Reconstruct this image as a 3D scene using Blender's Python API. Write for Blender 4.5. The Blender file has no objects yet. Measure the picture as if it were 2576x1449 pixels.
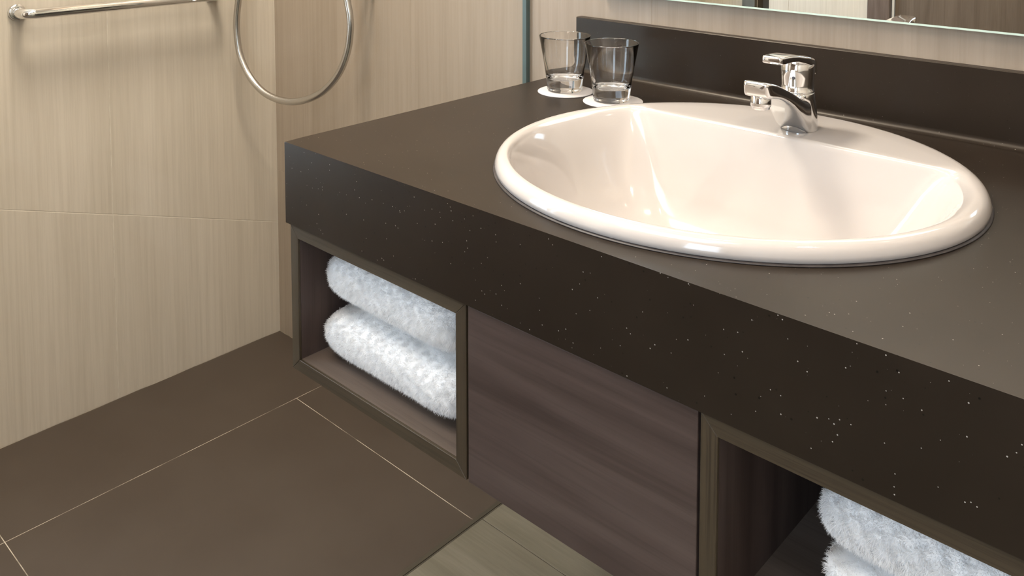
import bpy, bmesh, math, random
import numpy as np
from mathutils import Vector, Matrix

random.seed(7); np.random.seed(7)
scene = bpy.context.scene
COL = scene.collection

# ------------------------------------------------------------------ camera
H = 0.8136                                  # counter-top height above the floor
W_PX, F_PX, PP_Y = 2576.0, 2221.145, -137.836
cam_d = bpy.data.cameras.new('camera'); cam = bpy.data.objects.new('camera', cam_d); COL.objects.link(cam)
cam_d.sensor_fit = 'HORIZONTAL'; cam_d.sensor_width = 36.0
cam_d.lens = F_PX / W_PX * 36.0
cam_d.shift_y = (PP_Y - 724.5) / W_PX
cam_d.clip_start = 0.02
CAM = Vector((0.9486, -0.6055, 0.3180 + H))
cam.location = CAM
cam.rotation_euler = (math.radians(90 - 3.7445), 0, math.radians(42.7594))
scene.camera = cam

# ------------------------------------------------------------------ world, exposure
world = bpy.data.worlds.new('daylight'); scene.world = world; world.use_nodes = True
bg = world.node_tree.nodes['Background']
bg.inputs['Color'].default_value = (0.74, 0.86, 1.0, 1); bg.inputs['Strength'].default_value = 12.0
scene.view_settings.view_transform = 'Standard'
scene.view_settings.look = 'None'
scene.view_settings.gamma = 1.0
scene.view_settings.use_curve_mapping = False
scene.view_settings.exposure = -0.24
scene.cycles.use_denoising = True
scene.cycles.max_bounces = 11
scene.cycles.use_adaptive_sampling = True
scene.cycles.adaptive_threshold = 0.04
scene.cycles.transparent_max_bounces = 16
scene.cycles.transmission_bounces = 12
scene.cycles.glossy_bounces = 6
scene.cycles.sample_clamp_indirect = 6.0
scene.cycles.blur_glossy = 0.6
scene.cycles.caustics_reflective = False

# room limits
XL, XR, YB, YF, ZC = -0.9747, 1.50, 0.60, -1.50, 2.40
XG = -0.126                                 # plane of the shower screen
WIN_Y0, WIN_Y1, WIN_Z0, WIN_Z1 = -1.15, -0.50, 0.50, 2.15
FWX0, FWX1, FWZ0, FWZ1 = 0.78, 1.30, 0.75, 2.05    # unseen window added behind the camera for frontal fill light
WARM = (1.0, 0.86, 0.70)
NEUTRAL = (1.0, 0.90, 0.78)
DOWNLIGHTS = [  # x, y, watts, which one
    (0.45, 0.12, 3, 'recessed round ceiling downlight above the oval washbasin'),
    (1.25, 0.10, 8, 'recessed round ceiling downlight above the right end of the counter'),
    (-0.42, 0.05, 46, 'wide round opal fill light added on the ceiling inside the shower')]  # last one is an added lamp, widened to brighten the shower softly
FILL_PANEL = (0.30, -0.72, 1.10, 0.90, 24)        # ceiling panel added for soft fill light: x, y, size x, size y, watts

# window daylight guide (portal only steers samples of the sky through the opening)
ld = bpy.data.lights.new('window_portal', 'AREA'); ld.shape = 'RECTANGLE'
ld.size, ld.size_y = WIN_Y1 - WIN_Y0, WIN_Z1 - WIN_Z0
ld.cycles.is_portal = True
lo = bpy.data.objects.new('window_portal', ld); COL.objects.link(lo)
lo.location = (XL - 0.11, (WIN_Y0 + WIN_Y1) / 2, (WIN_Z0 + WIN_Z1) / 2)
lo.rotation_euler = Vector((1, 0, 0)).to_track_quat('-Z', 'Z').to_euler()
ld = bpy.data.lights.new('window_portal', 'AREA'); ld.shape = 'RECTANGLE'  # portal for the added front window
ld.size, ld.size_y = FWX1 - FWX0, FWZ1 - FWZ0
ld.cycles.is_portal = True
lo = bpy.data.objects.new('window_portal', ld); COL.objects.link(lo)
lo.location = ((FWX0 + FWX1) / 2, YF - 0.11, (FWZ0 + FWZ1) / 2)
lo.rotation_euler = Vector((0, 1, 0)).to_track_quat('-Z', 'Z').to_euler()

# ------------------------------------------------------------------ helpers
def tag(o, label=None, cat=None, group=None, kind=None):
    if label: o['label'] = label
    if cat: o['category'] = cat
    if group: o['group'] = group
    if kind: o['kind'] = kind
    return o
def empty(name, loc=(0, 0, 0)):
    o = bpy.data.objects.new(name, None); COL.objects.link(o); o.location = loc
    o.empty_display_size = 0.05
    return o
def link(name, me, mat=None, parent=None, smooth=False):
    o = bpy.data.objects.new(name, me); COL.objects.link(o)
    if mat is not None:
        me.materials.clear(); me.materials.append(mat)
    if smooth:
        me.polygons.foreach_set('use_smooth', [True] * len(me.polygons))
    if parent is not None:
        o.parent = parent; o.matrix_parent_inverse = Matrix.Translation(-Vector(parent.location))
    return o
def mesh(name, verts, faces, mat=None, parent=None, smooth=False):
    me = bpy.data.meshes.new(name)
    me.from_pydata([tuple(map(float, v)) for v in verts], [], faces); me.update()
    bm = bmesh.new(); bm.from_mesh(me); bmesh.ops.recalc_face_normals(bm, faces=bm.faces); bm.to_mesh(me); bm.free()
    return link(name, me, mat, parent, smooth)
def from_bm(name, bm, mat=None, parent=None, smooth=False):
    bmesh.ops.recalc_face_normals(bm, faces=bm.faces)
    me = bpy.data.meshes.new(name); bm.to_mesh(me); bm.free()
    return link(name, me, mat, parent, smooth)
def bm_box(bm, x0, x1, y0, y1, z0, z1):
    vs = [bm.verts.new((x, y, z)) for z in (z0, z1) for y in (y0, y1) for x in (x0, x1)]
    for f in ((0, 2, 3, 1), (4, 5, 7, 6), (0, 1, 5, 4), (2, 6, 7, 3), (0, 4, 6, 2), (1, 3, 7, 5)):
        bm.faces.new([vs[i] for i in f])
def box(name, x0, x1, y0, y1, z0, z1, mat, parent=None, bevel=0.0, seg=2):
    bm = bmesh.new(); bm_box(bm, x0, x1, y0, y1, z0, z1)
    if bevel: bmesh.ops.bevel(bm, geom=bm.edges[:], offset=bevel, segments=seg, profile=0.5, affect='EDGES')
    return from_bm(name, bm, mat, parent)
def boxes(name, lst, mat, parent=None):
    bm = bmesh.new()
    for b in lst: bm_box(bm, *b)
    return from_bm(name, bm, mat, parent)
def prism(name, poly, axis, a0, a1, mat, parent=None, bevel=0.0):
    """polygon of 2-D points extruded along axis ('x': (y,z), 'y': (x,z), 'z': (x,y))"""
    def p3(p, a): return {'x': (a, p[0], p[1]), 'y': (p[0], a, p[1]), 'z': (p[0], p[1], a)}[axis]
    bm = bmesh.new()
    v0 = [bm.verts.new(p3(p, a0)) for p in poly]; v1 = [bm.verts.new(p3(p, a1)) for p in poly]
    bm.faces.new(v0); bm.faces.new(v1[::-1]); n = len(poly)
    for i in range(n): bm.faces.new((v0[i], v0[(i + 1) % n], v1[(i + 1) % n], v1[i]))
    if bevel: bmesh.ops.bevel(bm, geom=bm.edges[:], offset=bevel, segments=1, profile=0.5, affect='EDGES')
    return from_bm(name, bm, mat, parent)
def loft(name, rings, mat, parent=None, smooth=True, cap0=True, cap1=True, extra=None):
    n = len(rings[0]); verts = [v for r in rings for v in r]; faces = []
    for k in range(len(rings) - 1):
        for i in range(n):
            faces.append((k * n + i, k * n + (i + 1) % n, (k + 1) * n + (i + 1) % n, (k + 1) * n + i))
    if cap0: faces.append(tuple(range(n))[::-1])
    if cap1: faces.append(tuple(range((len(rings) - 1) * n, len(rings) * n)))
    return mesh(name, verts, faces, mat, parent, smooth)
def lathe(name, prof, center, mat, parent=None, n=48, axis='z', cap0=True, cap1=True, smooth=True):
    rings = []
    for r, h in prof:
        ring = []
        for i in range(n):
            a = 2 * math.pi * i / n; c, s = r * math.cos(a), r * math.sin(a)
            ring.append({'z': (center[0] + c, center[1] + s, center[2] + h),
                         'x': (center[0] + h, center[1] + c, center[2] + s),
                         'y': (center[0] + c, center[1] + h, center[2] + s)}[axis])
        rings.append(ring)
    return loft(name, rings, mat, parent, smooth, cap0, cap1)
def tube(name, pts, rad, mat, parent=None, n=20, ribs=None):
    pts = [Vector(p) for p in pts]; rings = []; up = Vector((0.31, 0.2, 0.93)); prev = None
    for i, p in enumerate(pts):
        t = (pts[min(i + 1, len(pts) - 1)] - pts[max(i - 1, 0)]).normalized()
        if prev is None: a = t.cross(up).normalized()
        else: a = (prev - t * prev.dot(t)).normalized()
        prev = a; b = t.cross(a)
        r = rad(i) if callable(rad) else rad
        rings.append([p + a * (r * math.cos(2 * math.pi * k / n)) + b * (r * math.sin(2 * math.pi * k / n)) for k in range(n)])
    return loft(name, rings, mat, parent, True)
def catmull(pts, m=10):
    pts = [Vector(p) for p in pts]; out = []
    P = [2 * pts[0] - pts[1]] + pts + [2 * pts[-1] - pts[-2]]
    for i in range(1, len(P) - 2):
        for k in range(m):
            t = k / m; a, b, c, d = P[i - 1], P[i], P[i + 1], P[i + 2]
            out.append(0.5 * ((2 * b) + (c - a) * t + (2 * a - 5 * b + 4 * c - d) * t * t + (3 * b - a - 3 * c + d) * t ** 3))
    out.append(pts[-1]); return out
def smooth_angle(o, ang=40):
    me = o.data; me.polygons.foreach_set('use_smooth', [True] * len(me.polygons))
    bm = bmesh.new(); bm.from_mesh(me); lim = math.radians(ang)
    for e in bm.edges:
        if len(e.link_faces) == 2 and e.calc_face_angle(0) > lim: e.smooth = False
    bm.to_mesh(me); bm.free()

# ------------------------------------------------------------------ materials
class NT:
    def __init__(s, name):
        s.m = bpy.data.materials.new(name); s.m.use_nodes = True; s.t = s.m.node_tree
        s.b = s.t.nodes['Principled BSDF']; s.out = s.t.nodes['Material Output']
    def n(s, typ, **kw):
        nd = s.t.nodes.new(typ)
        for k, v in kw.items():
            if k in nd.inputs: nd.inputs[k].default_value = v
            else: setattr(nd, k, v)
        return nd
    def l(s, a, b): s.t.links.new(a, b)
    def coord(s, scale, rnd=True, rot=(0, 0, 0)):
        tc = s.n('ShaderNodeTexCoord'); mp = s.n('ShaderNodeMapping'); mp.inputs['Scale'].default_value = scale
        mp.inputs['Rotation'].default_value = rot
        if rnd:
            oi = s.n('ShaderNodeObjectInfo'); ma = s.n('ShaderNodeVectorMath', operation='MULTIPLY_ADD')
            ma.inputs[1].default_value = (0, 0, 0)
            cm = s.n('ShaderNodeCombineXYZ'); mu = s.n('ShaderNodeMath', operation='MULTIPLY'); mu.inputs[1].default_value = 7.0
            s.l(oi.outputs['Random'], mu.inputs[0])
            for k in range(3): s.l(mu.outputs[0], cm.inputs[k])
            ad = s.n('ShaderNodeVectorMath', operation='ADD')
            s.l(tc.outputs['Object'], ad.inputs[0]); s.l(cm.outputs[0], ad.inputs[1]); s.l(ad.outputs[0], mp.inputs[0])
        else: s.l(tc.outputs['Object'], mp.inputs[0])
        return mp.outputs[0]
    def noise(s, vec, scale=1.0, detail=4.0, rough=0.55, dist=0.0):
        nz = s.n('ShaderNodeTexNoise'); nz.inputs['Scale'].default_value = scale; nz.inputs['Detail'].default_value = detail
        nz.inputs['Roughness'].default_value = rough; nz.inputs['Distortion'].default_value = dist
        s.l(vec, nz.inputs['Vector']); return nz.outputs[0]
    def ramp(s, fac, stops):
        r = s.n('ShaderNodeValToRGB'); e = r.color_ramp.elements
        while len(e) < len(stops): e.new(0.5)
        for k, (p, c) in enumerate(stops): e[k].position = p; e[k].color = (*c, 1) if len(c) == 3 else c
        s.l(fac, r.inputs[0]); return r.outputs[0]
    def mix(s, fac, a, b, mode='MIX'):
        m = s.n('ShaderNodeMix', data_type='RGBA', blend_type=mode)
        for sock, v in ((m.inputs[0], fac), (m.inputs[6], a), (m.inputs[7], b)):
            if hasattr(v, 'links') or isinstance(v, bpy.types.NodeSocket): s.l(v, sock)
            elif isinstance(v, (int, float)): sock.default_value = v
            else: sock.default_value = (*v, 1)
        return m.outputs[2]
    def bump(s, fac, strength=0.2, dist=0.001):
        b = s.n('ShaderNodeBump'); b.inputs['Strength'].default_value = strength; b.inputs['Distance'].default_value = dist
        s.l(fac, b.inputs['Height']); s.l(b.outputs[0], s.b.inputs['Normal'])
    def set(s, color=None, rough=None, metal=None, **kw):
        if color is not None:
            if isinstance(color, bpy.types.NodeSocket): s.l(color, s.b.inputs['Base Color'])
            else: s.b.inputs['Base Color'].default_value = (*color, 1)
        if rough is not None:
            if isinstance(rough, bpy.types.NodeSocket): s.l(rough, s.b.inputs['Roughness'])
            else: s.b.inputs['Roughness'].default_value = rough
        if metal is not None: s.b.inputs['Metallic'].default_value = metal
        for k, v in kw.items(): s.b.inputs[k.replace('_', ' ')].default_value = v
        return s.m

def beige_tile(name, c0, c1, c2):
    t = NT(name)
    fine = t.noise(t.coord((120, 120, 3.0)), 1, 6, 0.7)
    wide = t.noise(t.coord((17, 17, 0.7)), 1, 3, 0.5, 0.3)
    c = t.ramp(wide, [(0.30, c0), (0.52, c1), (0.72, c2)])
    f = t.ramp(fine, [(0.28, (0.87, 0.86, 0.84)), (0.55, (1, 1, 1)), (0.80, (1.06, 1.06, 1.05))])
    c = t.mix(1.0, c, f, 'MULTIPLY')
    t.bump(fine, 0.08, 0.0005)
    return t.set(c, 0.42)
M = {}
M['tile'] = beige_tile('beige_grained_tile', (0.570, 0.497, 0.405), (0.602, 0.527, 0.433), (0.634, 0.558, 0.464))
M['tile_wall'] = beige_tile('brown_beige_grained_tile', (0.322, 0.258, 0.198), (0.350, 0.283, 0.219), (0.382, 0.311, 0.244))
t = NT('tile_grout'); M['grout_wall'] = t.set(t.ramp(t.noise(t.coord((80, 80, 80)), 1, 2), [(0.3, (0.56, 0.49, 0.40)), (0.7, (0.66, 0.59, 0.49))]), 0.8)
t = NT('back_grout'); M['grout_back'] = t.set(t.ramp(t.noise(t.coord((80, 80, 80)), 1, 2), [(0.3, (0.33, 0.265, 0.205)), (0.7, (0.38, 0.31, 0.245))]), 0.8)
t = NT('floor_grout')
M['grout_floor'] = t.set(t.ramp(t.noise(t.coord((16, 16, 16)), 1, 3), [(0.38, (0.13, 0.10, 0.075)), (0.55, (0.42, 0.36, 0.28)), (0.7, (0.52, 0.46, 0.37))]), 0.8)

t = NT('dark_brown_floor_tile')
big = t.noise(t.coord((5, 5, 5)), 1, 4, 0.6); sm = t.noise(t.coord((300, 300, 300)), 1, 2)
scr = t.noise(t.coord((26, 90, 10), rot=(0, 0, 0.7)), 1, 6, 0.8, 1.5)
c = t.ramp(big, [(0.3, (0.047, 0.0325, 0.0225)), (0.7, (0.056, 0.0405, 0.0295))])
c = t.mix(t.ramp(scr, [(0.70, (0, 0, 0)), (0.78, (0.22, 0.22, 0.22))]), c, (0.17, 0.14, 0.11))
t.bump(sm, 0.10, 0.0004); M['shower_floor'] = t.set(c, 0.55)

t = NT('grey_beige_plank_tile')
g1 = t.noise(t.coord((2.2, 26, 10)), 1, 5, 0.6, 0.6); g2 = t.noise(t.coord((9, 200, 60)), 1, 4, 0.7)
c = t.ramp(g1, [(0.32, (0.130, 0.118, 0.086)), (0.52, (0.153, 0.139, 0.104)), (0.72, (0.182, 0.167, 0.129))])
c = t.mix(1.0, c, t.ramp(g2, [(0.3, (0.86, 0.85, 0.83)), (0.7, (1.08, 1.08, 1.07))]), 'MULTIPLY')
t.bump(g2, 0.1, 0.0005); M['plank'] = t.set(c, 0.5)
t = NT('dark_joint'); M['joint'] = t.set(t.ramp(t.noise(t.coord((40, 40, 40)), 1, 2), [(0.3, (0.040, 0.034, 0.022)), (0.7, (0.085, 0.075, 0.052))]), 0.8)

# speckled solid-surface stone
t = NT('speckled_dark_stone')
base = t.ramp(t.noise(t.coord((9, 9, 9), False), 1, 3), [(0.3, (0.0165, 0.0115, 0.0080)), (0.7, (0.0215, 0.0152, 0.0106))])
def specks(scale, gate, rmin, rvar):
    v = t.n('ShaderNodeTexVoronoi', feature='F1'); v.inputs['Scale'].default_value = scale
    t.l(t.coord((1, 1, 1), False), v.inputs['Vector'])
    sp = t.n('ShaderNodeSeparateColor'); t.l(v.outputs['Color'], sp.inputs[0])
    rad = t.n('ShaderNodeMath', operation='MULTIPLY_ADD'); rad.inputs[1].default_value = rvar; rad.inputs[2].default_value = rmin
    pw = t.n('ShaderNodeMath', operation='POWER'); pw.inputs[1].default_value = 3.0
    t.l(sp.outputs[1], pw.inputs[0]); t.l(pw.outputs[0], rad.inputs[0])
    lt = t.n('ShaderNodeMath', operation='LESS_THAN'); t.l(v.outputs['Distance'], lt.inputs[0]); t.l(rad.outputs[0], lt.inputs[1])
    gt = t.n('ShaderNodeMath', operation='GREATER_THAN'); gt.inputs[1].default_value = gate; t.l(sp.outputs[0], gt.inputs[0])
    mu = t.n('ShaderNodeMath', operation='MULTIPLY'); t.l(lt.outputs[0], mu.inputs[0]); t.l(gt.outputs[0], mu.inputs[1])
    return mu.outputs[0]
c = t.mix(specks(150, 0.60, 0.04, 0.10), base, (0.004, 0.003, 0.003))
c = t.mix(specks(250, 0.62, 0.035, 0.11), c, (0.36, 0.33, 0.30))
M['stone'] = t.set(c, 0.34, Specular_IOR_Level=0.28, Specular_Tint=(1.0, 0.90, 0.79, 1.0))

def wood(name, axis, cols, fine=1.0, rough=0.5):
    t = NT(name)
    lo_, hi_ = {'x': ((1.6, 22, 22), (6, 330, 330)), 'z': ((22, 22, 1.6), (330, 330, 6)), 'y': ((22, 1.6, 22), (330, 6, 330))}[axis]
    a = t.noise(t.coord(lo_), 1, 4, 0.55, 0.9); b = t.noise(t.coord(hi_), 1, 4, 0.7)
    c = t.ramp(a, [(0.32, cols[0]), (0.5, cols[1]), (0.68, cols[2])])
    c = t.mix(fine, c, t.ramp(b, [(0.32, (0.62, 0.60, 0.58)), (0.5, (1, 1, 1)), (0.75, (1.15, 1.14, 1.12))]), 'MULTIPLY')
    t.bump(b, 0.15, 0.0004)
    return t.set(c, rough, Specular_IOR_Level=0.3)
PURPLE = [(0.050, 0.034, 0.029), (0.073, 0.051, 0.044), (0.090, 0.065, 0.056)]
GREY = [(0.046, 0.033, 0.0195), (0.055, 0.040, 0.024), (0.064, 0.048, 0.029)]
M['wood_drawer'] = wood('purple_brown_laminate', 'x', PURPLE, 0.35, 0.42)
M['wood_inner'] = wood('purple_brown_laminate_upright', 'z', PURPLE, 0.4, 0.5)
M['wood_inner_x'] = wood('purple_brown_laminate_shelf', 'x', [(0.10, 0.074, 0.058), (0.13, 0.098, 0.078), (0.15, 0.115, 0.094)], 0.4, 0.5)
M['frame_x'] = wood('grey_brown_edging_level', 'x', GREY, 1.0, 0.5)
M['frame_z'] = wood('grey_brown_edging_upright', 'z', GREY, 1.0, 0.5)
M['door'] = wood('brown_door_laminate', 'z', [(0.095, 0.068, 0.048), (0.125, 0.092, 0.067), (0.15, 0.112, 0.083)], 0.4, 0.45)
M['jamb'] = wood('brown_jamb_wood', 'z', [(0.10, 0.07, 0.055), (0.135, 0.097, 0.077), (0.16, 0.118, 0.096)], 0.8, 0.45)

t = NT('white_glazed_ceramic'); M['ceramic'] = t.set(t.ramp(t.noise(t.coord((6, 6, 6)), 1, 2), [(0.3, (0.550, 0.505, 0.475)), (0.7, (0.570, 0.525, 0.495))]), 0.10, Coat_Weight=0.3, Coat_Roughness=0.03)
t = NT('chrome'); M['chrome'] = t.set((0.80, 0.80, 0.80), t.ramp(t.noise(t.coord((30, 30, 30)), 1, 2), [(0.3, (0.05,) * 3), (0.7, (0.09,) * 3)]), 1.0)
t = NT('brushed_steel'); M['steel'] = t.set((0.62, 0.60, 0.57), 0.24, 1.0)
t.bump(t.noise(t.coord((500, 500, 500)), 1, 2), 0.15, 0.0003)
t = NT('dark_bronze'); M['bronze'] = t.set(t.ramp(t.noise(t.coord((40, 40, 3)), 1, 2), [(0.3, (0.07, 0.06, 0.045)), (0.7, (0.09, 0.077, 0.06))]), 0.35, 0.6)
t = NT('white_paper'); M['paper'] = t.set(t.ramp(t.noise(t.coord((300, 300, 300)), 1, 2), [(0.3, (0.58, 0.54, 0.52)), (0.7, (0.63, 0.59, 0.57))]), 0.9)
t = NT('white_terry'); M['terry'] = t.set(t.ramp(t.noise(t.coord((60, 60, 60)), 1, 3), [(0.3, (0.93, 0.93, 0.935)), (0.7, (0.97, 0.97, 0.97))]), 0.95, Sheen_Weight=0.3)
tr_ = t.n('ShaderNodeBsdfTranslucent'); tr_.inputs[0].default_value = (0.96, 0.96, 0.97, 1)
mx_ = t.n('ShaderNodeMixShader'); mx_.inputs[0].default_value = 0.36
t.l(t.b.outputs[0], mx_.inputs[1]); t.l(tr_.outputs[0], mx_.inputs[2]); t.l(mx_.outputs[0], t.out.inputs[0]); M['terry_pile'] = t.m
t = NT('white_terry_base'); M['terry'] = t.set(t.ramp(t.noise(t.coord((60, 60, 60)), 1, 3), [(0.3, (0.93, 0.93, 0.935)), (0.7, (0.97, 0.97, 0.97))]), 0.95)
t = NT('white_plaster'); M['plaster'] = t.set(t.ramp(t.noise(t.coord((8, 8, 8)), 1, 3), [(0.3, (0.74, 0.71, 0.66)), (0.7, (0.78, 0.75, 0.70))]), 0.9)
t = NT('white_lacquer'); M['white'] = t.set(t.ramp(t.noise(t.coord((20, 20, 20)), 1, 2), [(0.3, (0.74, 0.74, 0.73)), (0.7, (0.78, 0.78, 0.77))]), 0.4)
t = NT('teal_seal'); M['seal'] = t.set(t.ramp(t.noise(t.coord((30, 30, 3)), 1, 2), [(0.3, (0.075, 0.115, 0.115)), (0.7, (0.095, 0.14, 0.14))]), 0.3)
t = NT('olive_seal'); M['floor_seal'] = t.set(t.ramp(t.noise(t.coord((9, 9, 9)), 1, 2), [(0.3, (0.050, 0.042, 0.030)), (0.7, (0.060, 0.050, 0.036))]), 0.4)
t = NT('grey_sealant'); M['sealant'] = t.set(t.ramp(t.noise(t.coord((45, 45, 45)), 1, 4, 0.7), [(0.45, (0.030, 0.024, 0.024)), (0.66, (0.055, 0.046, 0.044)), (0.74, (0.30, 0.26, 0.23))]), 0.5)  # sealant colour darkened for the shade gap under the basin rim
t = NT('green_glass_edge'); M['glass_edge'] = t.set(t.ramp(t.noise(t.coord((30, 30, 30)), 1, 2), [(0.3, (0.50, 0.62, 0.55)), (0.7, (0.56, 0.68, 0.60))]), 0.15)
t = NT('mirror_silver'); M['mirror'] = t.set((0.86, 0.89, 0.87), 0.0, 1.0)
t = NT('drinking_glass'); M['glass'] = t.set((1, 1, 1), 0.0, Transmission_Weight=1.0, IOR=1.5)
t = NT('red_blue_dot'); M['dot'] = t.set((0.10, 0.10, 0.12), 0.3)

def pane_material(name, tint, coat=1.0):
    t = NT(name); t.t.nodes.remove(t.b)
    tr = t.n('ShaderNodeBsdfTransparent'); tr.inputs[0].default_value = (*tint, 1)
    gl = t.n('ShaderNodeBsdfGlossy'); gl.inputs['Roughness'].default_value = 0.0
    fr = t.n('ShaderNodeFresnel'); ge = t.n('ShaderNodeNewGeometry'); io = t.n('ShaderNodeMapRange')
    io.inputs['To Min'].default_value = 1.45; io.inputs['To Max'].default_value = 1 / 1.45
    t.l(ge.outputs['Backfacing'], io.inputs['Value']); t.l(io.outputs[0], fr.inputs[0])
    am = t.n('ShaderNodeMath', operation='MULTIPLY'); am.inputs[1].default_value = coat; t.l(fr.outputs[0], am.inputs[0])
    mx = t.n('ShaderNodeMixShader'); t.l(am.outputs[0], mx.inputs[0]); t.l(tr.outputs[0], mx.inputs[1]); t.l(gl.outputs[0], mx.inputs[2])
    t.l(mx.outputs[0], t.out.inputs[0]); return t.m
M['pane'] = pane_material('clear_pane', (0.985, 0.995, 0.99), 0.15)
M['window_pane'] = pane_material('window_pane', (0.97, 0.99, 1.0))
t = NT('opal_diffuser'); M['lens_panel'] = t.set((0.85, 0.84, 0.82), 0.5)
t = NT('lamp_lens'); M['lens'] = t.set((1, 0.95, 0.85), 0.4, Emission_Color=(*WARM, 1), Emission_Strength=6.0)

# ------------------------------------------------------------------ setting: floor
S = 'structure'
floor = tag(boxes('floor', [(XL - 0.1, XR + 0.1, YF - 0.1, YB + 0.1, -0.08, -0.0004)], M['grout_floor']), 'bathroom floor of dark shower tiles and grey-beige planks', kind=S)
G = 0.0007
XA, YBJ, YCJ = -0.6866, 0.4578, -0.1311
def ftile(x0, x1, y0, y1, mat, name): return box(name, x0 + G, x1 - G, y0 + G, y1 - G, -0.010, 0.0, mat, floor, 0.0004, 1)
ycuts_l = [YB, YCJ, YCJ - 0.6, YCJ - 1.2, YF]; ycuts_r = [YB, YBJ, YCJ, YCJ - 0.589, YCJ - 1.178, YF]
for a, b in zip(ycuts_l[1:], ycuts_l[:-1]): ftile(XL, XA, a, b, M['shower_floor'], 'shower_floor_tile')
for a, b in zip(ycuts_r[1:], ycuts_r[:-1]): ftile(XA, XG + 0.0055, a, b, M['shower_floor'], 'shower_floor_tile')
box('threshold_joint', XG + 0.0047, XG + 0.0072, YF, YB, -0.010, -0.0001, M['joint'], floor)
box('plank_joint_bed', XG + 0.0072, XR, YF, YB, -0.011, -0.0003, M['joint'], floor)
rows = [YB, 0.4705, 0.2705, 0.0705, -0.1295, -0.3295, -0.5295, -0.7295, -0.9295, -1.1295, -1.3295, YF]
for k, (a, b) in enumerate(zip(rows[1:], rows[:-1])):
    xs = [XG + 0.0066]; x = XG + 0.008 + (0.95 if k % 2 == 0 else 0.55)
    while x < XR: xs.append(x); x += 1.2
    xs.append(XR)
    for c, d in zip(xs[:-1], xs[1:]): ftile(c, d, a, b, M['plank'], 'floor_plank')

# walls -------------------------------------------------------------
TT = 0.008
wall_left = boxes('wall_left', [
    (XL - 0.13, XL - 0.0003, WIN_Y1, YB + 0.1, 0, ZC), (XL - 0.13, XL - 0.0003, YF - 0.1, WIN_Y0, 0, ZC),
    (XL - 0.13, XL - 0.0003, WIN_Y0, WIN_Y1, 0, WIN_Z0), (XL - 0.13, XL - 0.0003, WIN_Y0, WIN_Y1, WIN_Z1, ZC)], M['grout_wall'])
tag(wall_left, 'left shower wall of pale beige grained tiles', kind=S)
def jz(y): return H - 0.3243 - 0.3229 * (max(y, -0.45) + 0.0328)
g = 0.0009
def ltile(y0, y1, zl0, zl1, zu0, zu1):
    prism('wall_tile', [(y0 + g, zl0 + g), (y1 - g, zl1 + g), (y1 - g, zu1 - g), (y0 + g, zu0 - g)], 'x', XL - TT, XL, M['tile'], wall_left, 0.0004)
for y0, y1 in ((0.1885, YB), (-0.411, 0.1885), (WIN_Y1, -0.411)):
    ltile(y0, y1, 0, 0, jz(y0), jz(y1)); ltile(y0, y1, jz(y0), jz(y1), 1.62, 1.62); ltile(y0, y1, 1.62, 1.62, ZC, ZC)
ltile(WIN_Y0, WIN_Y1, 0, 0, WIN_Z0, WIN_Z0); ltile(WIN_Y0, WIN_Y1, WIN_Z1, WIN_Z1, ZC, ZC)
for z0, z1 in ((0, 0.62), (0.62, 1.62), (1.62, ZC)): ltile(YF, WIN_Y0, z0, z0, z1, z1)

wall_back = tag(boxes('wall_back', [(XL - 0.13, XR + 0.1, YB + 0.0003, YB + 0.13, 0, ZC)], M['grout_back']), 'back wall of brown-beige grained tiles behind vanity and shower', kind=S)
def btile(x0, x1, z0, z1):
    prism('wall_tile', [(x0 + g / 2, z0 + g / 2), (x1 - g / 2, z0 + g / 2), (x1 - g / 2, z1 - g / 2), (x0 + g / 2, z1 - g / 2)], 'y', YB, YB + TT, M['tile_wall'], wall_back, 0.0004)
for x0, x1 in ((XL, -0.455), (-0.455, 0.145), (0.145, 0.745), (0.745, 1.345), (1.345, XR)):
    for z0, z1 in ((0, 0.42), (0.42, 1.62), (1.62, ZC)): btile(x0, x1, z0, z1)

wall_front = tag(boxes('wall_front', [(XL - 0.13, -0.29, YF - 0.13, YF - 0.0012, 0, ZC), (-0.29, 0.72, YF - 0.13, YF - 0.0012, 2.08, ZC), (0.72, FWX0, YF - 0.13, YF - 0.0012, 0, ZC), (FWX1, XR + 0.1, YF - 0.13, YF - 0.0012, 0, ZC), (FWX0, FWX1, YF - 0.13, YF - 0.0012, 0, FWZ0), (FWX0, FWX1, YF - 0.13, YF - 0.0012, FWZ1, ZC)], M['grout_wall']), 'tiled wall with the brown door, seen in the mirror', kind=S)
def fwtile(x0, x1, z0, z1):
    prism('wall_tile', [(x0 + g, z0 + g), (x1 - g, z0 + g), (x1 - g, z1 - g), (x0 + g, z1 - g)], 'y', YF - TT, YF, M['tile'], wall_front, 0.0004)
fwtile(FWX0, FWX1, 0, FWZ0); fwtile(FWX0, FWX1, FWZ1, ZC)
for x0, x1 in ((XL, -0.60), (-0.60, -0.29), (0.72, FWX0), (FWX1, XR)):
    for z0, z1 in ((0, 1.2), (1.2, ZC)): fwtile(x0, x1, z0, z1)
fwtile(-0.29, 0.72, 2.08, ZC)
wall_right = tag(boxes('wall_right', [(XR + 0.0012, XR + 0.13, YF - 0.13, YB + 0.13, 0, ZC)], M['grout_wall']), 'right end wall of beige tiles', kind=S)
for y0, y1 in ((YF, -0.9), (-0.9, -0.3), (-0.3, 0.3), (0.3, YB)):
    for z0, z1 in ((0, 1.2), (1.2, ZC)):
        prism('wall_tile', [(y0 + g, z0 + g), (y1 - g, z0 + g), (y1 - g, z1 - g), (y0 + g, z1 - g)], 'x', XR, XR + TT, M['tile'], wall_right, 0.0004)
tag(box('ceiling', XL - 0.13, XR + 0.13, YF - 0.13, YB + 0.13, ZC, ZC + 0.1, M['plaster']), 'plain white ceiling', kind=S)

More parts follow.
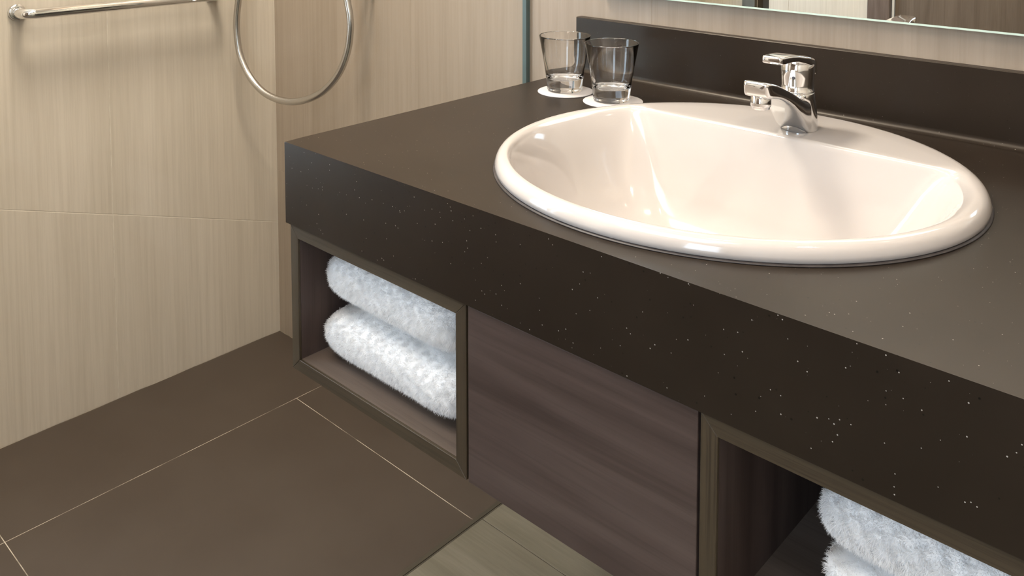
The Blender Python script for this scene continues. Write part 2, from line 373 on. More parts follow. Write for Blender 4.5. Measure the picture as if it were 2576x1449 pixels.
# door in the front wall (seen in the mirror)
door = tag(empty('door_1', (0.22, YF, 0)), 'brown wooden door with a pale edge strip, seen in the mirror', kind=S)
box('door_leaf', -0.196, 0.66, YF - 0.05, YF - 0.012, 0.008, 2.02, M['door'], door, 0.002)
for x0, x1 in ((-0.288, -0.208), (0.66, 0.718)): box('jamb', x0, x1, YF - 0.12, YF + 0.012, 0, 2.08, M['jamb'], door, 0.002)
box('head', -0.288, 0.718, YF - 0.12, YF + 0.0118, 2.0215, 2.079, M['jamb'], door, 0.002)
box('edge_strip', -0.206, -0.198, YF - 0.05, YF - 0.008, 0, 2.02, M['white'], door)
h_ = lathe('handle', [(0.026, 0.0), (0.026, 0.008), (0.010, 0.010), (0.010, 0.045)], (0.58, YF - 0.012, 1.02), M['chrome'], door, 24, 'y')
box('lever', 0.47, 0.59, YF + 0.022, YF + 0.036, 1.012, 1.028, M['chrome'], h_, 0.003)

# window in the left wall (outside the frame, the source of the cool light)
win = tag(empty('window_1', (XL, (WIN_Y0 + WIN_Y1) / 2, WIN_Z0)), 'tall clear window in the left wall', kind=S)
fw = 0.035
for a in ((WIN_Y0, WIN_Y0 + fw, WIN_Z0, WIN_Z1), (WIN_Y1 - fw, WIN_Y1, WIN_Z0, WIN_Z1), (WIN_Y0 + fw, WIN_Y1 - fw, WIN_Z0, WIN_Z0 + fw), (WIN_Y0 + fw, WIN_Y1 - fw, WIN_Z1 - fw, WIN_Z1)):
    box('window_frame', XL - 0.10, XL - 0.05, *a, M['white'], win, 0.002)
box('pane', XL - 0.078, XL - 0.072, WIN_Y0 + fw, WIN_Y1 - fw, WIN_Z0 + fw, WIN_Z1 - fw, M['window_pane'], win)

win = tag(empty('fill_window', ((FWX0 + FWX1) / 2, YF, FWZ0)), 'unseen fill-light window added in the front wall right of the door', kind=S)  # added opening that lets cool fill onto the towels and cabinet fronts
for a in ((FWX0, FWX0 + fw, FWZ0, FWZ1), (FWX1 - fw, FWX1, FWZ0, FWZ1), (FWX0 + fw, FWX1 - fw, FWZ0, FWZ0 + fw), (FWX0 + fw, FWX1 - fw, FWZ1 - fw, FWZ1)):
    box('window_frame', a[0], a[1], YF - 0.10, YF - 0.05, a[2], a[3], M['white'], win, 0.002)
box('pane', FWX0 + fw, FWX1 - fw, YF - 0.078, YF - 0.072, FWZ0 + fw, FWZ1 - fw, M['window_pane'], win)

# ceiling downlights ---------------------------------------------------
for x, y, w, lab in DOWNLIGHTS:
    d = tag(empty('ceiling_downlight', (x, y, ZC)), lab, 'downlight', 'recessed ceiling downlights')
    k_ = 1.0 if w < 10 else 4.9
    lathe('trim_ring', [(0.058 * k_, 0), (0.058 * k_, -0.004), (0.052 * k_, -0.007), (0.046 * k_, -0.004), (0.046 * k_, 0.0)], (x, y, ZC), M['white'], d, 40, cap0=False, cap1=False)
    lathe('lens', [(0.045 * k_, -0.0005), (0.045 * k_, -0.003), (0.02 * k_, -0.0035)], (x, y, ZC), M['lens'] if w < 10 else M['lens_panel'], d, 32)
    la = bpy.data.lights.new('lamp', 'AREA'); la.shape = 'DISK'; la.size = 0.085 if w < 10 else 0.44; la.energy = w; la.color = WARM if w < 10 else NEUTRAL
    lo = bpy.data.objects.new('lamp', la); COL.objects.link(lo); lo.parent = d; lo.location = (0, 0, -0.006)

px_, py_, pw_, ph_, pe_ = FILL_PANEL
pan = tag(empty('ceiling_fill_panel', (px_, py_, ZC)), 'large opal fill-light panel added to the ceiling, out of view', 'ceiling light')  # invented fitting, softens the shadows of the small downlights
for a in ((px_ - pw_ / 2 - 0.02, px_ - pw_ / 2, py_ - ph_ / 2 - 0.02, py_ + ph_ / 2 + 0.02), (px_ + pw_ / 2, px_ + pw_ / 2 + 0.02, py_ - ph_ / 2 - 0.02, py_ + ph_ / 2 + 0.02),
          (px_ - pw_ / 2, px_ + pw_ / 2, py_ - ph_ / 2 - 0.02, py_ - ph_ / 2), (px_ - pw_ / 2, px_ + pw_ / 2, py_ + ph_ / 2, py_ + ph_ / 2 + 0.02)):
    box('panel_frame', *a, ZC - 0.03, ZC, M['white'], pan)
box('diffuser', px_ - pw_ / 2, px_ + pw_ / 2, py_ - ph_ / 2, py_ + ph_ / 2, ZC - 0.014, ZC, M['lens_panel'], pan)
la = bpy.data.lights.new('panel_fill_lamp', 'AREA'); la.shape = 'RECTANGLE'; la.size, la.size_y = pw_, ph_; la.energy = pe_; la.color = NEUTRAL
lo = bpy.data.objects.new('panel_fill_lamp', la); COL.objects.link(lo); lo.parent = pan; lo.location = (0, 0, -0.018)

# ------------------------------------------------------------------ shower screen
scr = tag(empty('shower_screen', (XG, 0.1, 0)), 'clear frameless glass shower screen beside the vanity', 'shower screen')
GY0 = -0.335
box('glass_panel', XG - 0.004, XG + 0.004, GY0, YB - 0.004, 0.0010, 2.05, M['pane'], scr)
box('wall_seal', XG - 0.0045, XG + 0.0045, YB - 0.010, YB, 0.003, 2.05, M['seal'], scr)['label'] = 'teal sealing strip against the wall'
box('edge_profile', XG - 0.008, XG + 0.008, GY0 - 0.030, GY0 + 0.004, 0.0, 2.05, M['bronze'], scr, 0.001)
box('floor_seal', XG - 0.0042, XG + 0.0042, GY0, YB - 0.010, 0.0002, 0.0010, M['floor_seal'], scr)

# ------------------------------------------------------------------ countertop
CT = tag(empty('vanity_countertop', (0.75, 0.3, H)), 'dark brown speckled stone countertop with deep front apron and upstand', 'countertop')
SC = np.array([0.475, 0.27]); SA = np.array([0.262, 0.237])
SCO = [1.0248, -0.0469, 0.0153, -0.0241, 0.0074, 0.007, -0.0029]
def sink_outline(ph, inset=0.0):
    rho = SCO[0] + sum(SCO[2 * k - 1] * math.cos(k * ph) + SCO[2 * k] * math.sin(k * ph) for k in (1, 2, 3))
    return np.array([SC[0] + (SA[0] * rho - inset) * math.cos(ph), SC[1] + (SA[1] * rho - inset) * math.sin(ph)])
N = 120
cx0, cx1, cy0, cy1 = 0.0, XR - 0.0005, 0.0, YB - 0.0005
angs = sorted([2 * math.pi * k / N for k in range(N)] + [math.atan2(y - SC[1], x - SC[0]) % (2 * math.pi) for x in (cx0, cx1) for y in (cy0, cy1)])
outer, hole = [], []
for a in angs:
    c, s = math.cos(a), math.sin(a)
    tt = min(((cx1 - SC[0]) / c if c > 1e-9 else (cx0 - SC[0]) / c if c < -1e-9 else 9e9), ((cy1 - SC[1]) / s if s > 1e-9 else (cy0 - SC[1]) / s if s < -1e-9 else 9e9))
    outer.append((SC[0] + c * tt, SC[1] + s * tt))
    p2 = math.atan2(s / SA[1], c / SA[0]); hole.append(tuple(sink_outline(p2, 0.020)))
n = len(angs); bm = bmesh.new()
bo = [bm.verts.new((x, y, H)) for x, y in outer]; bi = [bm.verts.new((x, y, H)) for x, y in hole]
co = [bm.verts.new((x, y, H - 0.03)) for x, y in outer]; ci = [bm.verts.new((x, y, H - 0.03)) for x, y in hole]
for i in range(n):
    j = (i + 1) % n
    bm.faces.new((bo[i], bo[j], bi[j], bi[i])); bm.faces.new((co[i], ci[i], ci[j], co[j]))
    bm.faces.new((bo[i], co[i], co[j], bo[j])); bm.faces.new((bi[i], bi[j], ci[j], ci[i]))
eds = [e for e in bm.edges if all(abs(v.co.z - H) < 1e-6 for v in e.verts) and (all(abs(v.co.y - cy0) < 1e-5 for v in e.verts) or all(abs(v.co.x - cx0) < 1e-5 for v in e.verts))]
bmesh.ops.bevel(bm, geom=eds, offset=0.0012, segments=2, profile=0.5, affect='EDGES')
from_bm('slab', bm, M['stone'], CT)
AP = 0.1035
box('front_apron', 0.0, cx1, 0.0, 0.02, H - AP, H - 0.03, M['stone'], CT)
box('side_apron', 0.0, 0.02, 0.02, cy1, H - AP, H - 0.03, M['stone'], CT)
# upstand with coved foot
up = [(YB - 0.0005, H + 0.0945), (YB - 0.0145, H + 0.0945), (YB - 0.0155, H + 0.0935)]
for k in range(9):
    a = math.pi / 2 * k / 8; up.append((YB - 0.0155 - 0.009 * (1 - math.cos(a)), H + 0.009 - 0.009 * math.sin(a) + 0.0001))
up += [(YB - 0.0005, H + 0.0001)]
smooth_angle(prism('upstand', up, 'x', -0.0122 + 0.0122, cx1, M['stone'], CT), 35)

# ------------------------------------------------------------------ washbasin
basin = tag(empty('washbasin', (SC[0], SC[1], H)), 'white oval drop-in ceramic washbasin with flat tap deck', 'washbasin')
NB = 160
def ring(off, z, blend=None): return [(*sink_outline(2 * math.pi * k / NB, off), H + z) for k in range(NB)]
DC = np.array([0.475, 0.215]); DECK_Y = 0.388
def smin(a, b, k):
    h = max(0.0, min(1.0, 0.5 + 0.5 * (b - a) / k)); return b + (a - b) * h - k * h * (1 - h)
def d_point(ph, k=0.02, inset=0.026):
    # ray from DC: nearer of the inset oval and the straight deck edge
    d = np.array([math.cos(ph), math.sin(ph)])
    lo_, hi_ = 0.0, 0.5
    for _ in range(40):
        m = (lo_ + hi_) / 2; q = DC + d * m - SC; p2 = math.atan2(q[1] / SA[1], q[0] / SA[0])
        o = sink_outline(p2, inset - 0.0115 * max(0.0, -math.sin(p2)) ** 0.7) - SC
        if np.hypot(*(q / SA)) < np.hypot(*(o / SA)): lo_ = m
        else: hi_ = m
    r1 = lo_; r2 = (DECK_Y - DC[1]) / d[1] if d[1] > 0.02 else 9.0
    t_ = min(1.0, max(0.0, (r1 - r2 + 0.012) / 0.03)); WD.append(t_ * t_ * (3 - 2 * t_))
    return smin(r1, min(r2, 2.0), k)
PH = []; WD = []
for k in range(NB):
    q = sink_outline(2 * math.pi * k / NB) - DC; PH.append(math.atan2(q[1], q[0]))
D0 = [d_point(p, 0.018) for p in PH]; WE = WD[:]; D1 = [d_point(p, 0.09) for p in PH]
def dring(s, z, b=0.0, dy=0.0): return [(DC[0] + math.cos(p) * s * (a + (c - a) * b), DC[1] + dy + math.sin(p) * s * (a + (c - a) * b), H + z) for p, a, c in zip(PH, D0, D1)]
rings = [ring(0.012, 0.0006), ring(0.002, 0.0006), ring(-0.0005, 0.003), ring(-0.0005, 0.007), ring(0.0012, 0.0115), ring(0.0040, 0.0152), ring(0.0080, 0.0174), ring(0.0125, 0.0180)]
# from the crown of the rim to the bowl edge (this band is the tap deck at the back)
r0 = rings[-1]; edge = dring(1.0, 0.0150)
def lerp_ring(a, b, t, z): return [(p[0] + (q[0] - p[0]) * t, p[1] + (q[1] - p[1]) * t, H + z) for p, q in zip(a, b)]
def zmix(r, zs, zr): return [(x, y, H + w * zs + (1 - w) * zr) for (x, y, _), w in zip(r, WE)]
for tt, zs, zr in ((0.25, 0.0180, 0.0177), (0.5, 0.0179, 0.0168), (0.75, 0.0178, 0.0152), (0.92, 0.0177, 0.0137)): rings.append(zmix(lerp_ring(r0, edge, tt, 0), zs, zr))
for s_, z, zr, b in ((1.0, 0.0172, 0.0126, 0), (0.994, 0.0156, 0.0110, 0.0), (0.986, 0.0115, 0.0085, 0.0), (0.972, 0.002, 0.0035, 0.05), (0.945, -0.012, -0.0075, 0.18), (0.915, -0.030, -0.0215, 0.32), (0.875, -0.052, -0.041, 0.5), (0.82, -0.074, -0.064, 0.7), (0.75, -0.093, -0.087, 0.85),
                  (0.66, -0.109, -0.106, 1), (0.53, -0.120, -0.120, 1), (0.38, -0.127, -0.127, 1), (0.24, -0.1305, -0.1305, 1), (0.12, -0.132, -0.132, 1)):
    rings.append(zmix(dring(s_, 0, b), z, zr))
bowl = loft('basin_body', rings, M['ceramic'], basin, True, False, True)
# sealant line around the rim
loft('sealant_bead', [ring(0.003, 0.0003), ring(-0.0026, 0.0003), ring(-0.0020, 0.0009), ring(0.0002, 0.0018), ring(0.003, 0.0018)], M['sealant'], basin, True, False, False)
lathe('drain', [(0.030, -0.1315), (0.030, -0.1290), (0.026, -0.1280), (0.022, -0.1290), (0.020, -0.1312)], (DC[0] + 0.018, DC[1] - 0.022, H), M['chrome'], basin, 40)
lathe('drain_plug', [(0.019, -0.1312), (0.019, -0.1275), (0.015, -0.1262), (0.004, -0.1258)], (DC[0] + 0.018, DC[1] - 0.022, H), M['chrome'], basin, 32)

# ------------------------------------------------------------------ tap
FX, FY = 0.4745, 0.4360; ZD = 0.0178
tap = tag(empty('mixer_tap', (FX, FY, H + ZD)), 'chrome single-lever mixer tap on the basin deck', 'tap')
def rrect(hw, z0, z1, y, rad=0.4, n=32, tilt=0.0):
    out = []; cz, hh = (z0 + z1) / 2, (z1 - z0) / 2; e = 2.0 / (2 + 6 * (1 - rad))
    for k in range(n):
        a = 2 * math.pi * k / n; c, s = math.cos(a), math.sin(a)
        x = math.copysign(abs(c) ** e, c) * hw; z = math.copysign(abs(s) ** e, s) * hh
        out.append((FX + x, y - tilt * z, H + cz + z))
    return out
# body
body = []
for z, r, dy in ((ZD, 0.0222, 0.0), (ZD + 0.001, 0.0226, 0), (0.03, 0.0222, -0.0012), (0.05, 0.0216, -0.005), (0.058, 0.0214, -0.007), (0.0655, 0.0213, -0.0085), (0.0668, 0.0205, -0.0085)):
    body.append([(FX + r * math.cos(2 * math.pi * k / 48), FY + dy + r * math.sin(2 * math.pi * k / 48), H + z) for k in range(48)])
bodyo = loft('body', body, M['chrome'], tap)
sp = [(FY - 0.000, 0.0160, 0.0560, 0.0208), (FY - 0.009, 0.0160, 0.0575, 0.0205), (FY - 0.0170, 0.0170, 0.0595, 0.0200), (FY - 0.0265, 0.0260, 0.0622, 0.0206), (FY - 0.034, 0.0355, 0.0648, 0.0203), (FY - 0.044, 0.0460, 0.0690, 0.0200),
      (FY - 0.056, 0.0560, 0.0745, 0.0196), (FY - 0.070, 0.0645, 0.0805, 0.0190), (FY - 0.084, 0.0705, 0.0865, 0.0184), (FY - 0.098, 0.0742, 0.0918, 0.0178), (FY - 0.108, 0.0758, 0.0945, 0.0170), (FY - 0.114, 0.0768, 0.0950, 0.0160), (FY - 0.1175, 0.0790, 0.0938, 0.0142), (FY - 0.1185, 0.0820, 0.0915, 0.0115)]
loft('spout', [rrect(hw, z0, z1, y, 0.05, 64, 0.12) for y, z0, z1, hw in sp], M['chrome'], tap)
lathe('aerator', [(0.0118, 0.0820), (0.0118, 0.0665), (0.0114, 0.0650), (0.0104, 0.0648), (0.0104, 0.0622), (0.0095, 0.0616), (0.0092, 0.0645)], (FX, FY - 0.1035, H), M['chrome'], tap, 36)
CY = FY - 0.0085
cap = lathe('cartridge_cap', [(0.0198, 0.0665), (0.0212, 0.0675), (0.0212, 0.0688), (0.0200, 0.0702), (0.0198, 0.076), (0.0204, 0.086), (0.0210, 0.094), (0.0206, 0.1005), (0.0185, 0.1060), (0.013, 0.1090), (0.005, 0.1098)], (FX, CY, H), M['chrome'], tap, 48)
lv = [(CY + 0.0180, 0.0850, 0.0930, 0.0040), (CY + 0.0175, 0.0830, 0.0980, 0.0080), (CY + 0.0165, 0.0830, 0.1022, 0.0120), (CY + 0.0130, 0.0870, 0.1060, 0.0190), (CY + 0.004, 0.0960, 0.1098, 0.0200), (CY - 0.008, 0.1015, 0.1130, 0.0198),
      (CY - 0.020, 0.1050, 0.1152, 0.0184), (CY - 0.031, 0.1082, 0.1170, 0.0164), (CY - 0.044, 0.1098, 0.1183, 0.0148), (CY - 0.058, 0.1094, 0.1190, 0.0138), (CY - 0.066, 0.1094, 0.1192, 0.0132), (CY - 0.0695, 0.1104, 0.1186, 0.0120), (CY - 0.0705, 0.1122, 0.1172, 0.0100)]
loft('lever', [rrect(hw, z0, z1, y, 0.25, 48) for y, z0, z1, hw in lv], M['chrome'], tap)
lathe('temperature_dot', [(0.0024, 0.0), (0.0024, -0.0012), (0.0016, -0.0018)], (FX + 0.004, CY - 0.0185, H + 0.0865), M['dot'], cap, 16, 'y')
lathe('lift_knob', [(0.0022, 0.058), (0.0022, 0.066), (0.0052, 0.0668), (0.0058, 0.069), (0.0052, 0.0712), (0.002, 0.0718)], (FX + 0.0150, CY - 0.0215, H - 0.004), M['chrome'], tap, 24)

# ------------------------------------------------------------------ tumblers and coasters
def tumbler(x, y, lab):
    g_ = tag(empty('tumbler', (x, y, H + 0.0017)), lab, 'glass', 'clear tumblers on paper coasters')
    prof = [(0.0, 0.0012), (0.022, 0.0012), (0.0250, 0.0), (0.0268, 0.0008), (0.0276, 0.0035), (0.0282, 0.012), (0.0298, 0.025), (0.0336, 0.050), (0.0400, 0.0850), (0.0402, 0.0860), (0.0396, 0.0867), (0.0390, 0.0860),
            (0.0325, 0.050), (0.0284, 0.030), (0.0264, 0.0215), (0.0245, 0.0195), (0.018, 0.0188), (0.0, 0.0185)]
    n = 72; verts = [(x, y, H + 0.0017 + prof[0][1])]; faces = []
    for r, z in prof[1:-1]:
        verts += [(x + r * math.cos(2 * math.pi * k / n), y + r * math.sin(2 * math.pi * k / n), H + 0.0017 + z) for k in range(n)]
    verts.append((x, y, H + 0.0017 + prof[-1][1])); m_ = len(prof) - 2
    for k in range(n):
        faces.append((0, 1 + (k + 1) % n, 1 + k)); last = 1 + (m_ - 1) * n
        faces.append((len(verts) - 1, last + k, last + (k + 1) % n))
        for q in range(m_ - 1): faces.append((1 + q * n + k, 1 + q * n + (k + 1) % n, 1 + (q + 1) * n + (k + 1) % n, 1 + (q + 1) * n + k))
    mesh('glass_body', verts, faces, M['glass'], g_, True)
def coaster(x, y, r, lab):
    o = lathe('paper_coaster', [(r - 0.0004, 0.0001), (r, 0.0005), (r, 0.0011), (r - 0.0005, 0.0015)], (x, y, H), M['paper'], None, 64)
    smooth_angle(o, 30); tag(o, lab, 'coaster', 'round white paper coasters')
coaster(0.087, 0.4495, 0.0435, 'round white paper coaster nearer the shower glass, under the left tumbler')
coaster(0.1794, 0.4475, 0.0445, 'round white paper coaster touching the basin rim, under the right tumbler')
tumbler(0.0830, 0.4520, 'clear empty glass tumbler on the left coaster, nearer the shower glass')
tumbler(0.1755, 0.4490, 'clear empty glass tumbler on the right coaster, behind the basin rim')

# ------------------------------------------------------------------ cabinets
ZT, ZB = H - AP - 0.0005, H - 0.2915
YFc = 0.0025                                # front face of the frames
def open_shelf(x0, x1, lab):
    o = tag(empty('open_shelf_unit', ((x0 + x1) / 2, 0.28, ZB)), lab, 'cabinet', 'open towel shelf units under the counter')
    fw_, d0, d1 = 0.0155, YFc, 0.0060
    a = [(x0, ZB), (x0 + fw_, ZB + fw_), (x0 + fw_, ZT - fw_), (x0, ZT)]
    b = [(x1, ZB), (x1, ZT), (x1 - fw_, ZT - fw_), (x1 - fw_, ZB + fw_)]
    c = [(x0, ZT), (x0 + fw_, ZT - fw_), (x1 - fw_, ZT - fw_), (x1, ZT)]
    d = [(x0, ZB), (x1, ZB), (x1 - fw_, ZB + fw_), (x0 + fw_, ZB + fw_)]
    for poly, m_ in ((a, 'frame_z'), (b, 'frame_z')): prism('frame_stile', poly, 'y', d0, d1, M[m_], o, 0.0005)
    for poly, m_ in ((c, 'frame_x'), (d, 'frame_x')): prism('frame_rail', poly, 'y', d0, d1, M[m_], o, 0.0005)
    yb_ = 0.45
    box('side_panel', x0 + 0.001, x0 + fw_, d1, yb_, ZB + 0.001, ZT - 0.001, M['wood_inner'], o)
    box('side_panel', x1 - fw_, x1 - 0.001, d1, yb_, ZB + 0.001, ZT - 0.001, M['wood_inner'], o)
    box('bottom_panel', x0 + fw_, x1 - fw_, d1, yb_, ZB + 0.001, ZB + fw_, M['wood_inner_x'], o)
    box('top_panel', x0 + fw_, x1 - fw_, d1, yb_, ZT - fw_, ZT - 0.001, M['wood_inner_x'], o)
    box('back_panel', x0 + 0.001, x1 - 0.001, yb_, yb_ + 0.012, ZB + 0.001, ZT - 0.001, M['wood_inner'], o)
    return o
def drawer_unit(x0, x1, lab):
    o = tag(empty('drawer_unit', ((x0 + x1) / 2, 0.28, ZB)), lab, 'cabinet', 'drawer units under the counter')
    box('drawer_front', x0 + 0.0006, x1 - 0.0006, 0.0028, 0.022, ZB - 0.0005, ZT - 0.0015, M['wood_drawer'], o, 0.0007)
    box('body', x0 + 0.001, x1 - 0.001, 0.026, 0.46, ZB + 0.002, ZT - 0.035, M['wood_inner'], o)
open_shelf(0.0065, 0.3225, 'open grey-brown framed shelf with two white towels, nearest the shower')
drawer_unit(0.3245, 0.5920, 'purple-brown wooden drawer unit between the two towel shelves')
open_shelf(0.5940, 0.9100, 'open grey-brown framed shelf with three white towels, right of the drawer')
drawer_unit(0.9120, 1.4990, 'purple-brown wooden drawer unit at the right end of the counter')

# ------------------------------------------------------------------ towels
def towel(x0, x1, y0, y1, z0, z1, lab, grp, nf, seed, stacked=False, ln=0.0048):
    rng = np.random.default_rng(seed)
    c = np.array([(x0 + x1) / 2, (y0 + y1) / 2, (z0 + z1) / 2]); a = np.array([(x1 - x0) / 2, (y1 - y0) / 2, (z1 - z0) / 2])
    nx, nz = 8.0, 2.8
    ph = rng.uniform(0, 6.28, 6)
    def lump(p):
        q = p * 1.0
        w = 0.0016 * np.sin(q[:, 0] * 41 + ph[0]) * np.sin(q[:, 1] * 37 + q[:, 2] * 60 + ph[1]) + 0.0010 * np.sin(q[:, 0] * 93 + q[:, 2] * 120 + ph[2]) * np.sin(q[:, 2] * 150 + ph[3]) + 0.0016 * np.sin(q[:, 0] * 17 + ph[4]) + 0.0009 * np.sin(q[:, 0] * 260 + q[:, 2] * 190 + ph[5]) * np.sin(q[:, 2] * 310 - q[:, 0] * 140 + q[:, 1] * 200)
        return w
    def surf(d):
        ad = np.abs(d) + 1e-9
        s = ((ad[:, 0] ** nx + ad[:, 1] ** nx) ** (nz / nx) + ad[:, 2] ** nz) ** (-1 / nz)
        u = d * s[:, None]; au = np.abs(u) + 1e-9
        rxy = (au[:, 0] ** nx + au[:, 1] ** nx)
        gxy = nz * rxy ** (nz / nx - 1)
        gr = np.stack([gxy * au[:, 0] ** (nx - 1) * np.sign(u[:, 0]), gxy * au[:, 1] ** (nx - 1) * np.sign(u[:, 1]), nz * au[:, 2] ** (nz - 1) * np.sign(u[:, 2])], 1) / a
        nrm = gr / (np.linalg.norm(gr, axis=1)[:, None] + 1e-12)
        p = c + u * a
        w = lump(p); w[nrm[:, 2] < -0.4] *= 0.2
        p = p + nrm * w[:, None]
        p[:, 2] = np.maximum(p[:, 2], z0)
        return p, nrm
    root = tag(empty('folded_towel', (c[0], c[1], z0)), lab, 'towel', grp)
    # cloth: cube-sphere grid projected on the rounded slab
    m_ = 26; verts = []; faces = []
    for ax in range(3):
        for sg in (-1, 1):
            g_ = np.linspace(-1, 1, m_); U_, V_ = np.meshgrid(g_, g_, indexing='ij')
            d = np.zeros((m_ * m_, 3)); d[:, ax] = sg; d[:, (ax + 1) % 3] = U_.ravel(); d[:, (ax + 2) % 3] = V_.ravel()
            b = len(verts); p, nn = surf(d); p = p - nn * 0.0008; p[:, 2] = np.maximum(p[:, 2], z0); verts += p.tolist()
            for i in range(m_ - 1):
                for j in range(m_ - 1):
                    f = (b + i * m_ + j, b + (i + 1) * m_ + j, b + (i + 1) * m_ + j + 1, b + i * m_ + j + 1)
                    faces.append(f if sg > 0 else f[::-1])
    me = bpy.data.meshes.new('towel_cloth'); me.from_pydata(verts, [], faces)
    bm = bmesh.new(); bm.from_mesh(me); bmesh.ops.remove_doubles(bm, verts=bm.verts, dist=1e-5); bmesh.ops.recalc_face_normals(bm, faces=bm.faces); bm.to_mesh(me); bm.free()
    link('towel_cloth', me, M['terry'], root, True)
    # terry pile on the front, ends and top
    ar = np.array([a[1] * a[2] * 1.2, a[1] * a[2] * 1.2, a[0] * a[2] * 3.4, a[0] * a[1] * 0.9]); ar /= ar.sum()
    k = rng.choice(4, nf, p=ar); d = rng.uniform(-1, 1, (nf, 3))
    d[k == 0, 0] = -1; d[k == 1, 0] = 1; d[k == 2, 1] = -1; d[k == 3, 2] = 1
    keep = ~((d[:, 1] > 0.1) & (k != 2)); d = d[keep]
    p, nrm = surf(d); nf = len(p)
    clump = np.stack([np.sin(p[:, 0] * 420 + p[:, 2] * 310 + i * 2.1) + np.sin(p[:, 2] * 530 - p[:, 0] * 270 + p[:, 1] * 350 + i) for i in range(3)], 1) * 0.34
    dr = nrm + rng.normal(0, 0.34, (nf, 3)) + clump; dr[:, 2] -= 0.25
    dr /= np.linalg.norm(dr, axis=1)[:, None]
    L = ln * rng.uniform(0.55, 1.15, nf) * (1 - 0.55 * np.clip(nrm[:, 2], 0, 1))
    side = np.cross(dr, rng.normal(0, 1, (nf, 3))); side /= np.linalg.norm(side, axis=1)[:, None]
    wdt = rng.uniform(0.00014, 0.00029, nf)
    curl = rng.normal(0, 0.0009, (nf, 3)); curl[:, 2] -= 0.0007
    b0 = p - nrm * 0.001; b1 = b0 + dr * (L * 0.55)[:, None]; b2 = b0 + dr * L[:, None] + curl
    V = np.empty((nf, 5, 3)); V[:, 0] = b0 - side * wdt[:, None]; V[:, 1] = b0 + side * wdt[:, None]
    V[:, 2] = b1 + side * (wdt * 0.9)[:, None]; V[:, 3] = b1 - side * (wdt * 0.9)[:, None]; V[:, 4] = b2
    V[:, :, 0] = np.clip(V[:, :, 0], x0 - 0.005, x1 + 0.005); V[:, :, 2] = np.clip(V[:, :, 2], z0 + 0.0002, z1 + (0.0002 if stacked else 0.0018))
    me = bpy.data.meshes.new('terry_pile'); base = np.arange(nf) * 5
    loops = np.stack([base, base + 1, base + 2, base + 3, base + 3, base + 2, base + 4], 1).ravel()
    me.vertices.add(nf * 5); me.vertices.foreach_set('co', V.ravel())
    me.loops.add(nf * 7); me.loops.foreach_set('vertex_index', loops.astype(np.int32))
    st = np.stack([np.arange(nf) * 7, np.arange(nf) * 7 + 4], 1).ravel(); tot = np.tile([4, 3], nf)
    me.polygons.add(nf * 2); me.polygons.foreach_set('loop_start', st.astype(np.int32)); me.polygons.foreach_set('loop_total', tot.astype(np.int32))
    me.update(calc_edges=True); me.validate()
    link('terry_pile', me, M['terry_pile'], root)['kind'] = 'stuff'
ZS = ZB + 0.0155
TG = 'folded white terry towels on the shelves'
towel(0.0335, 0.292, 0.021, 0.27, ZS + 0.0003, ZS + 0.0720, 'thick white fluffy towel at the bottom of the left shelf', TG, 95000, 1, True)
towel(0.0335, 0.291, 0.022, 0.27, ZS + 0.0724, ZS + 0.1535, 'thick white fluffy towel on top in the left shelf', TG, 95000, 2)
towel(0.676, 0.885, 0.022, 0.27, ZS + 0.0003, ZS + 0.0540, 'white towel lying at the bottom of the right shelf stack', TG, 50000, 3, True)
towel(0.680, 0.885, 0.024, 0.27, ZS + 0.0543, ZS + 0.0830, 'thin white towel in the middle of the right shelf stack', TG, 50000, 4, True)
towel(0.676, 0.885, 0.024, 0.27, ZS + 0.0833, ZS + 0.1500, 'thick white fluffy towel on top of the right shelf stack', TG, 95000, 5)

# ------------------------------------------------------------------ mirror
mir = tag(empty('wall_mirror', (0.75, YB, H + 0.139)), 'large frameless wall mirror above the counter upstand', 'mirror')
MZ0, MZ1, MX0, MX1 = H + 0.1395, 2.05, 0.05, 1.46
box('mirror_glass', MX0, MX1, YB - 0.012, YB - 0.002, MZ0 + 0.002, MZ1, M['mirror'], mir)
box('bottom_edge', MX0, MX1, YB - 0.0125, YB - 0.002, MZ0 - 0.0005, MZ0 + 0.002, M['glass_edge'], mir)['label'] = 'pale green polished glass edge'
# dark upright strip seen in the mirror on the front wall
tag(box('trim_1', -0.79, -0.735, YF, YF + 0.02, 0, ZC - 0.001, M['bronze']), 'dark upright trim strip on the front wall', kind=S)

# ------------------------------------------------------------------ towel bar
BZ = H + 0.0675
bar = tag(empty('towel_bar', (XL, 0.011, BZ)), 'chrome wall bar with round mounting roses on left shower wall', 'towel bar')
for y in (0.011, 0.43):
    lathe('rose', [(0.0165, 0.0), (0.0165, 0.004), (0.0150, 0.006), (0.0105, 0.0065)], (XL, y, BZ + 0.001), M['chrome'], bar, 40, 'x')
y1_ = 0.43; rb = 0.020; xb = XL + 0.045
pts = [(XL + 0.003, 0.011, BZ), (XL + 0.015, 0.011, BZ)]
for k in range(9):
    a = math.pi / 2 * k / 8; pts.append((xb - rb + rb * math.sin(a), 0.011 + rb * (1 - math.cos(a)), BZ))
pts += [(xb, 0.011 + rb + (y1_ - 2 * rb - 0.011) * k / 12, BZ) for k in range(1, 13)]
for k in range(1, 9):
    a = math.pi / 2 * k / 8; pts.append((xb - rb + rb * math.cos(a), y1_ - rb + rb * math.sin(a), BZ))
pts += [(XL + 0.003, y1_, BZ)]
tube('bar', pts, 0.0105, M['chrome'], bar, 28)

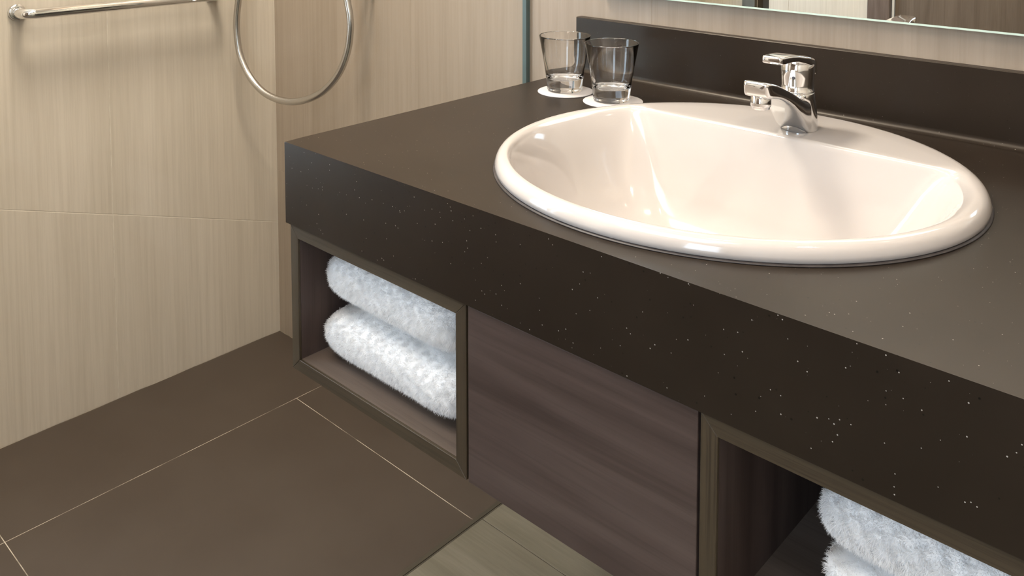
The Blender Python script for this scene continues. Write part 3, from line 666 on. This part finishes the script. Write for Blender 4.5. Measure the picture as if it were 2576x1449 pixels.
# ------------------------------------------------------------------ shower hose
sh = tag(empty('hand_shower', (-0.575, YB, H + 0.12)), 'metal shower hose hanging in a loop in the shower corner', 'shower hose')
hp = [(-0.9247, 0.474, 1.25), (-0.9160, 0.4745, 1.12), (-0.9130, 0.4745, 1.0), (-0.9185, 0.4738, 0.92), (-0.9249, 0.473, 0.8673), (-0.9313, 0.4717, 0.8291), (-0.9324, 0.4715, 0.7912), (-0.9257, 0.4729, 0.7445), (-0.9082, 0.4764, 0.7084), (-0.8815, 0.4817, 0.6784), (-0.846, 0.4888, 0.6564), (-0.8045, 0.4972, 0.6459), (-0.7588, 0.5063, 0.6463), (-0.7139, 0.5154, 0.6576), (-0.6711, 0.5239, 0.6783), (-0.636, 0.531, 0.7074), (-0.6105, 0.5361, 0.741), (-0.593, 0.5396, 0.782), (-0.5858, 0.541, 0.8215), (-0.5863, 0.5409, 0.856), (-0.5936, 0.5395, 0.8899), (-0.597, 0.539, 0.925)]
path = catmull(hp, 24)
tube('hose', path, lambda i: 0.0077 + (0.00025 if i % 2 else -0.00025), M['steel'], sh, 18)
ox, oz = -0.597, 0.925
tube('hose_nut', [(ox, 0.539, oz - 0.012), (ox, 0.539, oz + 0.020)], 0.0092, M['chrome'], sh, 12)
lathe('outlet_rose', [(0.028, 0.0), (0.028, -0.006), (0.024, -0.009), (0.0095, -0.010)], (ox, YB, oz + 0.034), M['chrome'], sh, 40, 'y')
tube('outlet_elbow', catmull([(ox, YB - 0.006, oz + 0.034), (ox, YB - 0.035, oz + 0.034), (ox, 0.5455, oz + 0.031), (ox, 0.539, oz + 0.018)], 6), 0.0085, M['chrome'], sh, 20)
# wall clip at the right of the hose end, just entering the frame
tube('hose_stop', [(-0.580, YB - 0.002, 0.9015), (-0.580, 0.556, 0.9015)], 0.0055, M['chrome'], sh, 16)
# holder and handset above the picture
box('holder', XL, -0.93 + 0.012, 0.459, 0.489, 1.245, 1.285, M['chrome'], sh, 0.004)
tube('handle', [(-0.9247, 0.474, 1.25), (-0.920, 0.470, 1.36), (-0.908, 0.455, 1.44), (-0.890, 0.435, 1.475)], lambda i: (0.011, 0.0125, 0.012, 0.012)[i], M['chrome'], sh, 20)
lathe('spray_head', [(0.012, 0.012), (0.040, 0.004), (0.044, -0.004), (0.042, -0.012)], (-0.880, 0.424, 1.480), M['chrome'], sh, 40)
